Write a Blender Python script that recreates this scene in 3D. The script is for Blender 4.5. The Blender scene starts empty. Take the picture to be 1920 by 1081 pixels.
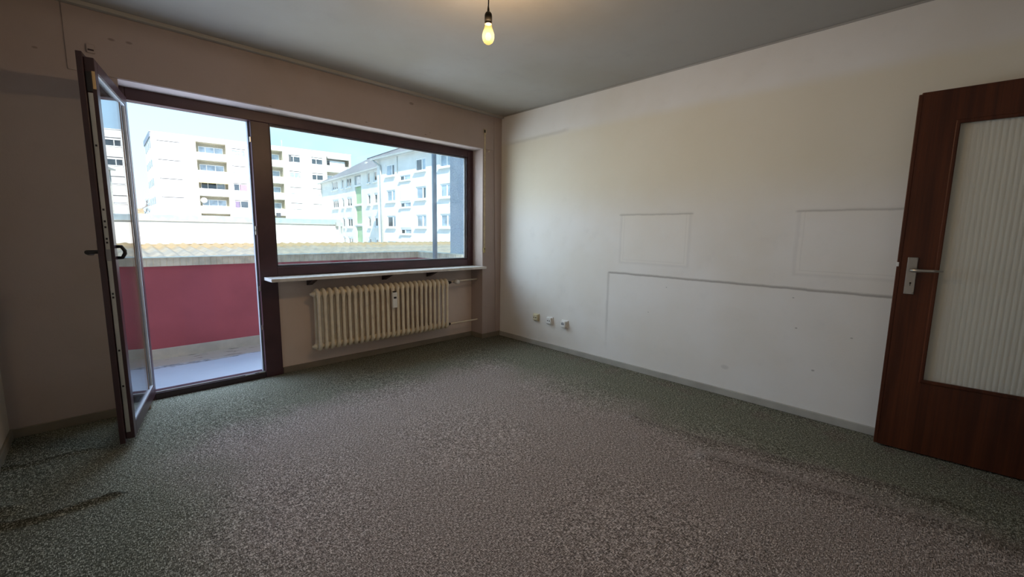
import bpy, bmesh, math, random
import numpy as np
from mathutils import Matrix, Vector

scene = bpy.context.scene
COL = scene.collection

# ------------------------------------------------------------------ camera
cam_data = bpy.data.cameras.new('camera')
cam = bpy.data.objects.new('camera', cam_data)
COL.objects.link(cam)
cam_data.sensor_fit = 'HORIZONTAL'
cam_data.sensor_width = 36.0
cam_data.lens = 36.0 * 790.13 / 1920.0
cam_data.clip_start = 0.02
cam_data.clip_end = 600


def cam_axes(yaw, pitch, roll):
    cy, sy = math.cos(yaw), math.sin(yaw)
    f = Vector((-sy, cy, 0)); r = Vector((cy, sy, 0)); u = Vector((0, 0, 1))
    f2 = f * math.cos(pitch) - u * math.sin(pitch)
    u2 = u * math.cos(pitch) + f * math.sin(pitch)
    r3 = r * math.cos(roll) + u2 * math.sin(roll)
    u3 = u2 * math.cos(roll) - r * math.sin(roll)
    return r3, u3, f2


_r, _u, _f = cam_axes(-0.7705, 0.1316, 0.0134)
_M = Matrix((_r, _u, -_f)).transposed().to_4x4()
_M.translation = Vector((-3.3398, -3.6479, 1.2148))
cam.matrix_world = _M
scene.camera = cam

# ------------------------------------------------------------------ sky, sun, exposure
scene.view_settings.view_transform = 'Standard'
scene.view_settings.look = 'None'
scene.view_settings.gamma = 1.0
scene.view_settings.use_curve_mapping = False
scene.view_settings.exposure = 0.75

scene.cycles.max_bounces = 16
scene.cycles.diffuse_bounces = 10

world = bpy.data.worlds.new('sky')
scene.world = world
world.use_nodes = True
wt = world.node_tree
wt.nodes.clear()
wo = wt.nodes.new('ShaderNodeOutputWorld')
wb = wt.nodes.new('ShaderNodeBackground')
wr = wt.nodes.new('ShaderNodeValToRGB')
wg = wt.nodes.new('ShaderNodeTexCoord')
ws = wt.nodes.new('ShaderNodeSeparateXYZ')
wt.links.new(wg.outputs['Generated'], ws.inputs[0])
wt.links.new(ws.outputs['Z'], wr.inputs[0])
wt.links.new(wr.outputs[0], wb.inputs[0])
wt.links.new(wb.outputs[0], wo.inputs[0])
els = wr.color_ramp.elements
els[0].position = 0.0; els[0].color = (0.62, 0.88, 1.10, 1)
els[1].position = 1.0; els[1].color = (0.22, 0.48, 0.98, 1)
e = els.new(0.32); e.color = (0.44, 0.76, 1.12, 1)
wb.inputs['Strength'].default_value = 1.0

sun_data = bpy.data.lights.new('sun', 'SUN')
sun_data.energy = 6.0
sun_data.angle = math.radians(0.6)
sun_data.color = (1.0, 0.95, 0.86)
sun = bpy.data.objects.new('sun', sun_data)
COL.objects.link(sun)
sun.rotation_euler = Vector((0.25, 0.68, -0.70)).to_track_quat('-Z', 'Y').to_euler()
sun.location = (-10, -40, 40)

# added fill lamps outside the window and balcony door, brightening the room
def fill_light(name, x0, x1, z0, z1, watts, tilt, color):
    d = bpy.data.lights.new(name, 'AREA')
    d.shape = 'RECTANGLE'; d.size = x1 - x0; d.size_y = z1 - z0
    d.energy = watts; d.color = color
    o = bpy.data.objects.new(name, d)
    COL.objects.link(o)
    o.location = ((x0 + x1) / 2, 0.29 + 0.5 * (z1 - z0) * math.sin(math.radians(abs(tilt))), (z0 + z1) / 2)
    o.rotation_euler = (math.radians(-90 + tilt), 0, 0)     # faces into the room and, like the sky, a little down
    o.visible_glossy = False
    return o


SKY_FILL, COURT_FILL = (0.62, 0.77, 1.0), (1.0, 0.84, 0.62)   # fill tints: blue like the sky, warm like the sunlit roofs
fill_light('window_sky_fill', -2.31, -0.35, 0.92, 2.03, 27.0, 22.0, SKY_FILL)
fill_light('window_court_fill', -2.31, -0.35, 0.92, 2.03, 9.0, -12.0, COURT_FILL)
fill_light('balcony_door_sky_fill', -3.13, -2.47, 0.06, 2.03, 16.0, 6.0, SKY_FILL)

BULB = Vector((-1.905, -1.98, 2.16))
BULB_POWER = 54.0

# ------------------------------------------------------------------ shader helpers
class NG:
    """small wrapper that writes math nodes"""
    def __init__(self, name):
        self.m = bpy.data.materials.new(name)
        self.m.use_nodes = True
        self.t = self.m.node_tree
        self.t.nodes.clear()
        self.out = self.t.nodes.new('ShaderNodeOutputMaterial')

    def n(self, typ, **kw):
        nd = self.t.nodes.new(typ)
        for k, v in kw.items():
            setattr(nd, k, v)
        return nd

    def put(self, sock, v):
        if isinstance(v, bpy.types.NodeSocket):
            self.t.links.new(v, sock)
        else:
            if hasattr(sock.default_value, '__len__') and not hasattr(v, '__len__'):
                v = [v] * len(sock.default_value)
            if hasattr(v, '__len__') and len(v) == 3 and len(sock.default_value) == 4:
                v = (*v, 1)
            sock.default_value = v

    def op(self, o, a, b=0.0, c=0.0, clamp=False):
        nd = self.n('ShaderNodeMath', operation=o, use_clamp=clamp)
        self.put(nd.inputs[0], a); self.put(nd.inputs[1], b)
        if o in ('MULTIPLY_ADD', 'SMOOTH_MIN', 'SMOOTH_MAX', 'COMPARE'):
            self.put(nd.inputs[2], c)
        return nd.outputs[0]

    def add(self, a, b): return self.op('ADD', a, b)
    def mul(self, a, b): return self.op('MULTIPLY', a, b)
    def sub(self, a, b): return self.op('SUBTRACT', a, b)

    def ramp(self, v, a, b, lo=0.0, hi=1.0):
        """smoothstep of v from a to b"""
        nd = self.n('ShaderNodeMapRange', interpolation_type='SMOOTHSTEP')
        self.put(nd.inputs['Value'], v)
        nd.inputs['From Min'].default_value = a; nd.inputs['From Max'].default_value = b
        nd.inputs['To Min'].default_value = lo; nd.inputs['To Max'].default_value = hi
        return nd.outputs['Result']

    def band(self, v, a, b, s):
        return self.mul(self.ramp(v, a - s, a + s), self.ramp(v, b - s, b + s, 1, 0))

    def pos(self):
        g = self.n('ShaderNodeNewGeometry')
        s = self.n('ShaderNodeSeparateXYZ')
        self.t.links.new(g.outputs['Position'], s.inputs[0])
        return g.outputs['Position'], s.outputs[0], s.outputs[1], s.outputs[2]

    def obj(self):
        g = self.n('ShaderNodeTexCoord')
        return g.outputs['Object']

    def scale(self, vec, s):
        nd = self.n('ShaderNodeVectorMath', operation='MULTIPLY')
        self.put(nd.inputs[0], vec); nd.inputs[1].default_value = s
        return nd.outputs[0]

    def noise(self, vec, scale, detail=3.0, rough=0.55):
        nd = self.n('ShaderNodeTexNoise')
        self.put(nd.inputs['Vector'], vec)
        nd.inputs['Scale'].default_value = scale
        nd.inputs['Detail'].default_value = detail
        nd.inputs['Roughness'].default_value = rough
        return nd.outputs[0]

    def mix(self, f, a, b, blend='MIX'):
        nd = self.n('ShaderNodeMix', data_type='RGBA', blend_type=blend)
        self.put(nd.inputs['Factor'], f)
        self.put(nd.inputs['A'] if False else nd.inputs[6], a)
        self.put(nd.inputs[7], b)
        return nd.outputs[2]

    def bump(self, h, strength=0.3, dist=0.01):
        nd = self.n('ShaderNodeBump')
        nd.inputs['Strength'].default_value = strength
        nd.inputs['Distance'].default_value = dist
        self.put(nd.inputs['Height'], h)
        return nd.outputs[0]

    def pbr(self, color, rough=0.6, metal=0.0, normal=None, spec=0.5):
        p = self.n('ShaderNodeBsdfPrincipled')
        self.put(p.inputs['Base Color'], color)
        self.put(p.inputs['Roughness'], rough)
        p.inputs['Metallic'].default_value = metal
        p.inputs['Specular IOR Level'].default_value = spec
        if normal is not None:
            self.t.links.new(normal, p.inputs['Normal'])
        return p.outputs[0]

    def done(self, shader):
        self.t.links.new(shader, self.out.inputs[0])
        return self.m


def simple(name, color, rough=0.6, metal=0.0, vary=0.10, vscale=6.0, bump=0.0, bscale=60.0, spec=0.5):
    g = NG(name)
    p = g.pos()[0]
    n = g.noise(p, vscale, 4)
    dark = tuple(c * (1 - vary) for c in color); lite = tuple(min(1, c * (1 + vary)) for c in color)
    c = g.mix(g.ramp(n, 0.3, 0.7), dark, lite)
    nm = g.bump(g.noise(p, bscale, 3), bump, 0.01) if bump else None
    return g.done(g.pbr(c, rough, metal, nm, spec))


def mat_plaster(name, base, marks=None):
    g = NG(name)
    P, x, y, z = g.pos()
    n1 = g.noise(P, 0.9, 4); n2 = g.noise(P, 7, 5, 0.65); n3 = g.noise(P, 180, 2)
    c = g.mix(g.ramp(n1, 0.35, 0.7), tuple(b * 1.04 for b in base), (base[0] * 0.95, base[1] * 0.92, base[2] * 0.86))
    c = g.mix(g.mul(g.ramp(n2, 0.52, 0.8), 0.25), c, tuple(b * 0.8 for b in base))
    if marks:
        c = marks(g, c, x, y, z, n2)
    nm = g.bump(g.add(g.mul(n3, 0.6), g.noise(P, 25, 3)), 0.12, 0.006)
    return g.done(g.pbr(c, 0.85, 0, nm, 0.25))


def right_wall_marks(g, c, x, y, z, n2):
    """soot outlines that furniture and pictures left on the plaster"""
    wob = g.mul(g.sub(n2, 0.5), 0.016)
    zz = g.add(z, wob); yy = g.add(y, wob)
    soot = (0.20, 0.18, 0.155); pale = (0.82, 0.78, 0.71)
    # long line of the cupboard top
    ln = g.mul(g.mul(g.ramp(zz, 0.852, 0.862), g.ramp(zz, 0.864, 0.882, 1, 0)), g.mul(g.ramp(y, -1.50, -1.47, 1, 0), g.ramp(y, -4.1, -4.0)))
    c = g.mix(g.mul(ln, 0.62), c, soot)
    # paler field of the cupboard below it, and its side edge
    fld = g.mul(g.ramp(zz, 0.85, 0.86, 1, 0), g.ramp(yy, -1.50, -1.485, 1, 0))
    c = g.mix(g.mul(fld, 0.22), c, (0.78, 0.76, 0.735))
    sd = g.mul(g.band(yy, -1.495, -1.475, 0.012), g.ramp(zz, 0.86, 0.87, 1, 0))
    c = g.mix(g.mul(g.mul(sd, g.ramp(z, 0.1, 0.5)), 0.30), c, soot)
    for (y0, y1, z0, z1, k) in ((-2.20, -1.605, 0.972, 1.376, 1.0), (-3.95, -2.945, 0.972, 1.376, 0.75)):
        ins = g.mul(g.band(yy, y0, y1, 0.006), g.band(zz, z0, z1, 0.006))
        out = g.mul(g.band(yy, y0 - 0.022, y1 + 0.022, 0.012), g.band(zz, z0 - 0.018, z1 + 0.02, 0.010))
        ring = g.op('SUBTRACT', out, ins, clamp=True)
        c = g.mix(g.mul(ring, 0.09), c, soot)
        c = g.mix(g.mul(ins, 0.34 * k), c, pale)
        top = g.mul(g.band(zz, z1 + 0.001, z1 + 0.011, 0.007), g.band(y, y0 - 0.03, y1 + 0.03, 0.012))
        c = g.mix(g.mul(top, 0.42), c, soot)
        inner = g.mul(g.band(yy, y0 + 0.018, y1 - 0.018, 0.003), g.band(zz, z0 + 0.016, z1, 0.003))
        inner2 = g.mul(g.band(yy, y0 + 0.023, y1 - 0.023, 0.003), g.band(zz, z0 + 0.021, z1, 0.003))
        c = g.mix(g.mul(g.op('SUBTRACT', inner, inner2, clamp=True), 0.10), c, soot)
    # tall cupboard that stood by the window: smudged top line
    tl = g.mul(g.band(g.add(zz, g.mul(y, 0.03)), 2.170, 2.195, 0.018), g.band(y, -0.95, -0.12, 0.06))
    c = g.mix(g.mul(tl, 0.30), c, soot)
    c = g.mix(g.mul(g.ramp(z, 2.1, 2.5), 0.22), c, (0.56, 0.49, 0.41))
    # yellowed field above the pictures, part of it painted-in warm light
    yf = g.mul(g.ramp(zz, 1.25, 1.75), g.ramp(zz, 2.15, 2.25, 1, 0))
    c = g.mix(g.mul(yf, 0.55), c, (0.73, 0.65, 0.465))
    for (ys, zs, r) in ((-2.98, 0.60, 0.010), (-3.28, 0.585, 0.009), (-2.95, 0.80, 0.008), (-2.55, 0.22, 0.035), (-3.1, 0.33, 0.012), (-1.9, 0.55, 0.007), (-2.05, 0.78, 0.007)):
        d = g.add(g.op('POWER', g.sub(yy, ys), 2.0), g.op('POWER', g.mul(g.sub(zz, zs), 1.6), 2.0))
        c = g.mix(g.mul(g.ramp(d, 0.1 * r * r, r * r, 1, 0), 0.55 if r < 0.03 else 0.2), c, soot)
    return c


def front_marks(g, c, x, y, z, n2):
    soot = (0.22, 0.18, 0.16)
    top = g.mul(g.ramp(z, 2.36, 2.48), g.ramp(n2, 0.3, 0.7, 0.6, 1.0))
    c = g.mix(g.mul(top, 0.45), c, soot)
    for (xs, zs, r) in ((-2.35, 2.13, 0.012), (-1.6, 2.15, 0.013), (-1.0, 2.145, 0.013), (-1.15, 2.40, 0.03), (-0.95, 2.17, 0.010), (-3.20, 2.335, 0.02), (-3.12, 2.34, 0.02), (-3.52, 2.2, 0.015)):
        d = g.add(g.op('POWER', g.sub(x, xs), 2.0), g.op('POWER', g.mul(g.sub(z, zs), 2.0), 2.0))
        c = g.mix(g.mul(g.ramp(d, 0.1 * r * r, r * r, 1, 0), 0.5), c, (0.1, 0.08, 0.07))
    # darker patch on the niche back behind the radiator, under the sill
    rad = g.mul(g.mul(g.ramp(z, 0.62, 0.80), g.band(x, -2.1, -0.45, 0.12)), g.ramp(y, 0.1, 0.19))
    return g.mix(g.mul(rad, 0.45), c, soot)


def mat_carpet():
    g = NG('carpet')
    P, x, y, z = g.pos()
    big = g.noise(P, 1.3, 3)
    mid = g.noise(P, 5, 4)
    wx = g.add(x, g.mul(g.sub(big, 0.5), 0.9)); wy = g.add(y, g.mul(g.sub(mid, 0.5), 0.5))
    core = g.mul(g.mul(g.ramp(wx, -3.35, -2.75), g.ramp(wx, -1.0, -0.55, 1, 0)), g.ramp(wy, -0.95, -0.45, 1, 0))
    green = g.mix(mid, (0.115, 0.113, 0.078), (0.170, 0.170, 0.124))
    brown = g.mix(mid, (0.225, 0.182, 0.160), (0.295, 0.242, 0.216))
    c = g.mix(core, green, brown)
    # reddish threads along the right wall
    red = g.mul(g.band(wx, -0.30, -0.02, 0.10), g.ramp(mid, 0.48, 0.62))
    c = g.mix(g.mul(red, 0.55), c, (0.13, 0.085, 0.07))
    # scattered dark stains
    st = g.ramp(g.noise(g.scale(P, (1.0, 0.45, 1)), 3.1, 3), 0.60, 0.76)
    c = g.mix(g.mul(st, 0.22), c, (0.04, 0.035, 0.028))
    corner = g.mul(g.ramp(wx, -1.35, -0.6), g.ramp(wy, -0.7, -0.2))  # tone darkens towards the window corner
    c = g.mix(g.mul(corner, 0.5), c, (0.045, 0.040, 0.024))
    under = g.mul(g.ramp(wy, -0.40, -0.05), g.ramp(x, -2.2, -1.6))  # tone darkens along the foot of the window wall
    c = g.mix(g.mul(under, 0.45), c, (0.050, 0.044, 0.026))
    left = g.ramp(g.add(wx, g.mul(y, 0.22)), -3.75, -3.35, 1, 0)  # shade behind the open balcony door, painted into the carpet colour
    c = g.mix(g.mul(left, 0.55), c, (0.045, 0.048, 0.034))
    # looped pile, light and dark yarn
    s1 = g.noise(g.scale(P, (1.0, 0.32, 1.0)), 250, 2, 0.6)
    s2 = g.noise(g.scale(P, (0.32, 1.0, 1.0)), 250, 2, 0.6)
    sp = g.add(g.mul(s1, 0.5), g.mul(s2, 0.5))
    lite = g.ramp(g.op('MAXIMUM', s1, s2), 0.55, 0.67)
    dark = g.ramp(g.op('MINIMUM', s1, s2), 0.32, 0.49, 1, 0)
    c = g.mix(g.mul(lite, 0.88), c, g.mix(core, (0.54, 0.53, 0.43), (0.74, 0.64, 0.58)))
    c = g.mix(g.mul(dark, 0.86), c, (0.030, 0.028, 0.023))
    at = g.n('ShaderNodeAttribute', attribute_name='dirt')
    c = g.mix(g.mul(at.outputs['Fac'], 0.8), c, (0.020, 0.018, 0.013))
    nm = g.bump(sp, 0.75, 0.012)
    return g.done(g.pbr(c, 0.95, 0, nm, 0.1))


def mat_wood():
    g = NG('mahogany_veneer')
    P = g.obj()
    n = g.noise(g.scale(P, (9, 9, 0.35)), 1.6, 5, 0.6)
    f = g.noise(g.scale(P, (120, 120, 2.0)), 1.0, 3, 0.6)
    c = g.mix(g.ramp(n, 0.3, 0.7), (0.046, 0.0115, 0.0048), (0.112, 0.030, 0.0105))
    c = g.mix(g.mul(g.ramp(f, 0.45, 0.7), 0.4), c, (0.032, 0.008, 0.0035))
    return g.done(g.pbr(c, 0.42, 0, g.bump(f, 0.05, 0.003), 0.45))


def mat_pane(name, tint=(0.97, 0.99, 0.98), dirt=0.03):
    g = NG(name)
    geo = g.n('ShaderNodeNewGeometry')
    fr = g.n('ShaderNodeFresnel')
    ior = g.add(g.mul(geo.outputs['Backfacing'], 1 / 1.5 - 1.5), 1.5)
    g.t.links.new(ior, fr.inputs['IOR'])
    tr = g.n('ShaderNodeBsdfTransparent'); tr.inputs[0].default_value = (*tint, 1)
    gl = g.n('ShaderNodeBsdfGlossy'); gl.inputs['Roughness'].default_value = 0.01
    df = g.n('ShaderNodeBsdfTranslucent'); df.inputs[0].default_value = (0.7, 0.72, 0.75, 1)
    m0 = g.n('ShaderNodeMixShader')
    n = g.noise(g.obj(), 6, 5, 0.7)
    g.t.links.new(g.mul(g.ramp(n, 0.35, 0.75), dirt), m0.inputs[0])
    g.t.links.new(tr.outputs[0], m0.inputs[1]); g.t.links.new(df.outputs[0], m0.inputs[2])
    m = g.n('ShaderNodeMixShader')
    g.t.links.new(fr.outputs[0], m.inputs[0])
    g.t.links.new(m0.outputs[0], m.inputs[1]); g.t.links.new(gl.outputs[0], m.inputs[2])
    return g.done(m.outputs[0])


def mat_reeded():
    g = NG('reeded_glass')
    n = g.noise(g.obj(), 260, 2)
    tr = g.n('ShaderNodeBsdfTransparent'); tr.inputs[0].default_value = (0.90, 0.90, 0.84, 1)
    tl = g.n('ShaderNodeBsdfTranslucent'); tl.inputs[0].default_value = (0.90, 0.89, 0.80, 1)
    df = g.n('ShaderNodeBsdfDiffuse'); df.inputs[0].default_value = (0.93, 0.92, 0.84, 1)
    gl = g.n('ShaderNodeBsdfGlossy'); gl.inputs['Roughness'].default_value = 0.22
    nm = g.bump(n, 0.25, 0.004)
    for s in (gl, df):
        g.t.links.new(nm, s.inputs['Normal'])
    a = g.n('ShaderNodeMixShader'); a.inputs[0].default_value = 0.72
    g.t.links.new(tl.outputs[0], a.inputs[1]); g.t.links.new(df.outputs[0], a.inputs[2])
    b = g.n('ShaderNodeMixShader'); b.inputs[0].default_value = 0.80
    g.t.links.new(tr.outputs[0], b.inputs[1]); g.t.links.new(a.outputs[0], b.inputs[2])
    c = g.n('ShaderNodeMixShader'); c.inputs[0].default_value = 0.07
    g.t.links.new(b.outputs[0], c.inputs[1]); g.t.links.new(gl.outputs[0], c.inputs[2])
    return g.done(c.outputs[0])


def mat_bulb():
    """frosted glass that glows brightest round the middle of the bulb"""
    g = NG('bulb_glass')
    sp = g.n('ShaderNodeSeparateXYZ')
    g.t.links.new(g.obj(), sp.inputs[0])
    z = sp.outputs[2]
    hot = g.mul(g.ramp(z, -0.040, -0.008), g.ramp(z, 0.004, 0.050, 1, 0))
    tr = g.n('ShaderNodeBsdfTransparent')
    em = g.n('ShaderNodeEmission')
    g.put(em.inputs[0], g.mix(hot, (1.0, 0.56, 0.13), (1.0, 0.70, 0.30)))
    g.put(em.inputs[1], g.add(0.85, g.mul(hot, 0.50)))
    m = g.n('ShaderNodeMixShader'); m.inputs[0].default_value = 0.72
    g.t.links.new(tr.outputs[0], m.inputs[1]); g.t.links.new(em.outputs[0], m.inputs[2])
    return g.done(m.outputs[0])


def mat_emit(name, color, s):
    g = NG(name)
    em = g.n('ShaderNodeEmission'); em.inputs[0].default_value = (*color, 1); em.inputs[1].default_value = s
    return g.done(em.outputs[0])


def mat_balcony_floor():
    g = NG('balcony_concrete')
    P, x, y, z = g.pos()
    n = g.noise(g.scale(P, (0.7, 2.2, 1)), 2.2, 5, 0.65)
    c = g.mix(g.noise(P, 9, 4), (0.68, 0.675, 0.67), (0.76, 0.755, 0.75))
    e = g.add(y, g.mul(g.sub(n, 0.5), 0.75))
    c = g.mix(g.mul(g.ramp(e, 1.20, 1.30), 0.75), c, (0.56, 0.42, 0.25))
    c = g.mix(g.mul(g.band(e, 1.215, 1.245, 0.015), 0.7), c, (0.12, 0.10, 0.075))
    c = g.mix(g.mul(g.ramp(g.noise(g.scale(P, (1, 3, 1)), 5, 4), 0.56, 0.66), g.mul(g.ramp(e, 1.3, 1.42), 0.8)), c, (0.13, 0.085, 0.05))
    return g.done(g.pbr(c, 0.7, 0, g.bump(g.noise(P, 60, 3), 0.15, 0.01)))


def mat_spritz():
    g = NG('roughcast_plaster')
    P = g.pos()[0]
    n = g.noise(P, 60, 3, 0.7)
    c = g.mix(g.ramp(n, 0.35, 0.65), (0.66, 0.70, 0.78), (0.90, 0.94, 1.0))
    return g.done(g.pbr(c, 0.9, 0, g.bump(n, 0.8, 0.02)))


def mat_corrugated():
    g = NG('weathered_fibre_cement')
    P, x, y, z = g.pos()
    n = g.noise(g.scale(P, (0.6, 1.4, 1)), 1.6, 5, 0.65)
    moss = g.mul(g.ramp(g.add(y, g.mul(g.sub(n, 0.5), 2.6)), 9.9, 11.0), 0.85)
    c = g.mix(g.noise(P, 3, 4), (0.13, 0.128, 0.11), (0.27, 0.265, 0.225))
    c = g.mix(moss, c, (0.25, 0.19, 0.10))
    return g.done(g.pbr(c, 0.9))


def mat_facade(name, a, b, sc=0.5):
    g = NG(name)
    P = g.pos()[0]
    c = g.mix(g.ramp(g.noise(P, sc, 5, 0.6), 0.35, 0.7), a, b)
    return g.done(g.pbr(c, 0.9, 0, None, 0.2))


M = {}
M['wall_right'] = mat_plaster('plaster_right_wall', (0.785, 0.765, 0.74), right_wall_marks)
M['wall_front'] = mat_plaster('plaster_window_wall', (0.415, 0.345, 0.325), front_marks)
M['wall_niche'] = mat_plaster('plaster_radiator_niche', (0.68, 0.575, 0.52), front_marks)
M['wall_plain'] = mat_plaster('plaster_plain', (0.50, 0.44, 0.39))
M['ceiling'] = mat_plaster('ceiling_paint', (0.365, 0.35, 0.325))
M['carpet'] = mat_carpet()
M['baseboard'] = simple('baseboard_paint', (0.40, 0.385, 0.345), 0.5)
M['baseboard_dark'] = simple('baseboard_paint_dark', (0.20, 0.17, 0.13), 0.6)  # darker tone of the window-wall and left-wall baseboards
M['frame'] = simple('dark_brown_frame', (0.058, 0.024, 0.029), 0.38, vary=0.15)
M['leaf'] = simple('brown_door_leaf_shaded', (0.040, 0.018, 0.021), 0.36, vary=0.15)  # frame brown darkened, the leaf's shaded look put into the colour
M['frame_in'] = simple('frame_rebate', (0.030, 0.014, 0.015), 0.4, vary=0.15)
M['gasket'] = simple('grey_gasket', (0.25, 0.26, 0.28), 0.5)
M['bead'] = simple('glazing_spacer', (0.55, 0.58, 0.62), 0.3, 0.3)
M['steel'] = simple('brushed_steel', (0.62, 0.61, 0.58), 0.32, 1.0, bump=0.03)
M['gear'] = simple('galvanised_strip', (0.50, 0.50, 0.46), 0.42, 0.8)
M['black'] = simple('black_plastic', (0.012, 0.011, 0.011), 0.4)
M['holder'] = simple('black_bakelite', (0.0025, 0.0022, 0.002), 0.5, spec=0.15)
M['white_plastic'] = simple('white_plastic', (0.80, 0.79, 0.76), 0.4, vary=0.04)
M['cream_plastic'] = simple('cream_plastic', (0.66, 0.60, 0.42), 0.45, vary=0.06)
M['sticker'] = simple('aged_sticker', (0.66, 0.46, 0.22), 0.6)
M['radiator'] = simple('cream_radiator_paint', (0.80, 0.715, 0.56), 0.42, vary=0.08, vscale=14)
M['pipe'] = simple('cream_pipe_paint', (0.80, 0.73, 0.60), 0.45)
M['sill'] = simple('pale_stone_sill', (0.62, 0.60, 0.57), 0.3, vary=0.10, vscale=20)
M['wood'] = mat_wood()
M['pane'] = mat_pane('window_pane', dirt=0.010)
M['reeded'] = mat_reeded()
M['belt'] = simple('beige_webbing', (0.52, 0.43, 0.29), 0.85, vary=0.12, vscale=40)
M['brass'] = simple('yellowed_guide', (0.42, 0.33, 0.15), 0.5)
M['red'] = simple('red_balcony_paint', (0.52, 0.115, 0.13), 0.75, vary=0.08, vscale=2)
M['plinth'] = simple('cream_plinth', (0.66, 0.60, 0.49), 0.8, vary=0.1)
M['coping'] = simple('grey_ribbed_coping', (0.86, 0.75, 0.56), 0.8, vary=0.15, vscale=12)
M['balcony'] = mat_balcony_floor()
M['post'] = simple('grey_post_paint', (0.34, 0.40, 0.46), 0.5)
M['spritz'] = mat_spritz()
M['corr'] = mat_corrugated()
M['white'] = mat_facade('white_render', (0.80, 0.79, 0.77), (0.86, 0.85, 0.82))
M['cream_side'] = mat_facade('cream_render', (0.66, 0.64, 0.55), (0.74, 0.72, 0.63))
M['grey_house'] = mat_facade('pale_grey_render', (0.80, 0.785, 0.74), (0.86, 0.85, 0.81))
M['blue_house'] = mat_facade('pale_blue_render', (0.82, 0.80, 0.77), (0.88, 0.86, 0.83))
M['green'] = mat_facade('green_panel', (0.36, 0.50, 0.30), (0.42, 0.56, 0.36))
M['slate'] = mat_facade('grey_roof_tiles', (0.17, 0.175, 0.19), (0.22, 0.22, 0.235), 1.2)
M['gutter'] = simple('grey_gutter_metal', (0.48, 0.49, 0.47), 0.5, 0.3)
M['fascia_dark'] = simple('blue_grey_fascia', (0.20, 0.23, 0.27), 0.5)
M['metal_ledge'] = simple('pale_metal_fascia', (0.38, 0.46, 0.50), 0.4, 0.2)
M['white_frame'] = simple('white_window_frame', (0.84, 0.84, 0.83), 0.5, vary=0.03)
M['far_glass'] = simple('distant_window_glass', (0.055, 0.07, 0.085), 0.05, 0, vary=0.3, vscale=0.6, spec=0.9)
M['far_glass_b'] = simple('distant_curtained_glass', (0.34, 0.42, 0.50), 0.06, 0, vary=0.35, vscale=0.8, spec=0.9)
M['shutter'] = simple('white_roller_shutter', (0.82, 0.81, 0.78), 0.6, vary=0.03)
M['shadow_board'] = simple('dark_shutter_and_shadow', (0.09, 0.09, 0.10), 0.6)
M['loggia'] = simple('beige_loggia_shade', (0.48, 0.44, 0.34), 0.8)
M['awning'] = simple('yellow_awning_cloth', (0.72, 0.60, 0.26), 0.8)
M['awning_grey'] = simple('grey_awning_cloth', (0.40, 0.40, 0.40), 0.8)
M['pink'] = simple('pink_curtain', (0.62, 0.25, 0.35), 0.8)
M['purple'] = simple('violet_curtain', (0.22, 0.17, 0.26), 0.8)
M['brown_roof'] = mat_facade('brown_tiles', (0.22, 0.17, 0.10), (0.34, 0.27, 0.17), 3)
M['bark'] = simple('grey_bark', (0.22, 0.19, 0.17), 0.9)
M['ground'] = simple('courtyard_ground', (0.25, 0.25, 0.23), 0.9)
M['bulb'] = mat_bulb()
M['cap'] = simple('bulb_cap', (0.03, 0.022, 0.016), 0.5)
M['core'] = mat_emit('bulb_core', (1.0, 0.82, 0.55), 1.7)


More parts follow.
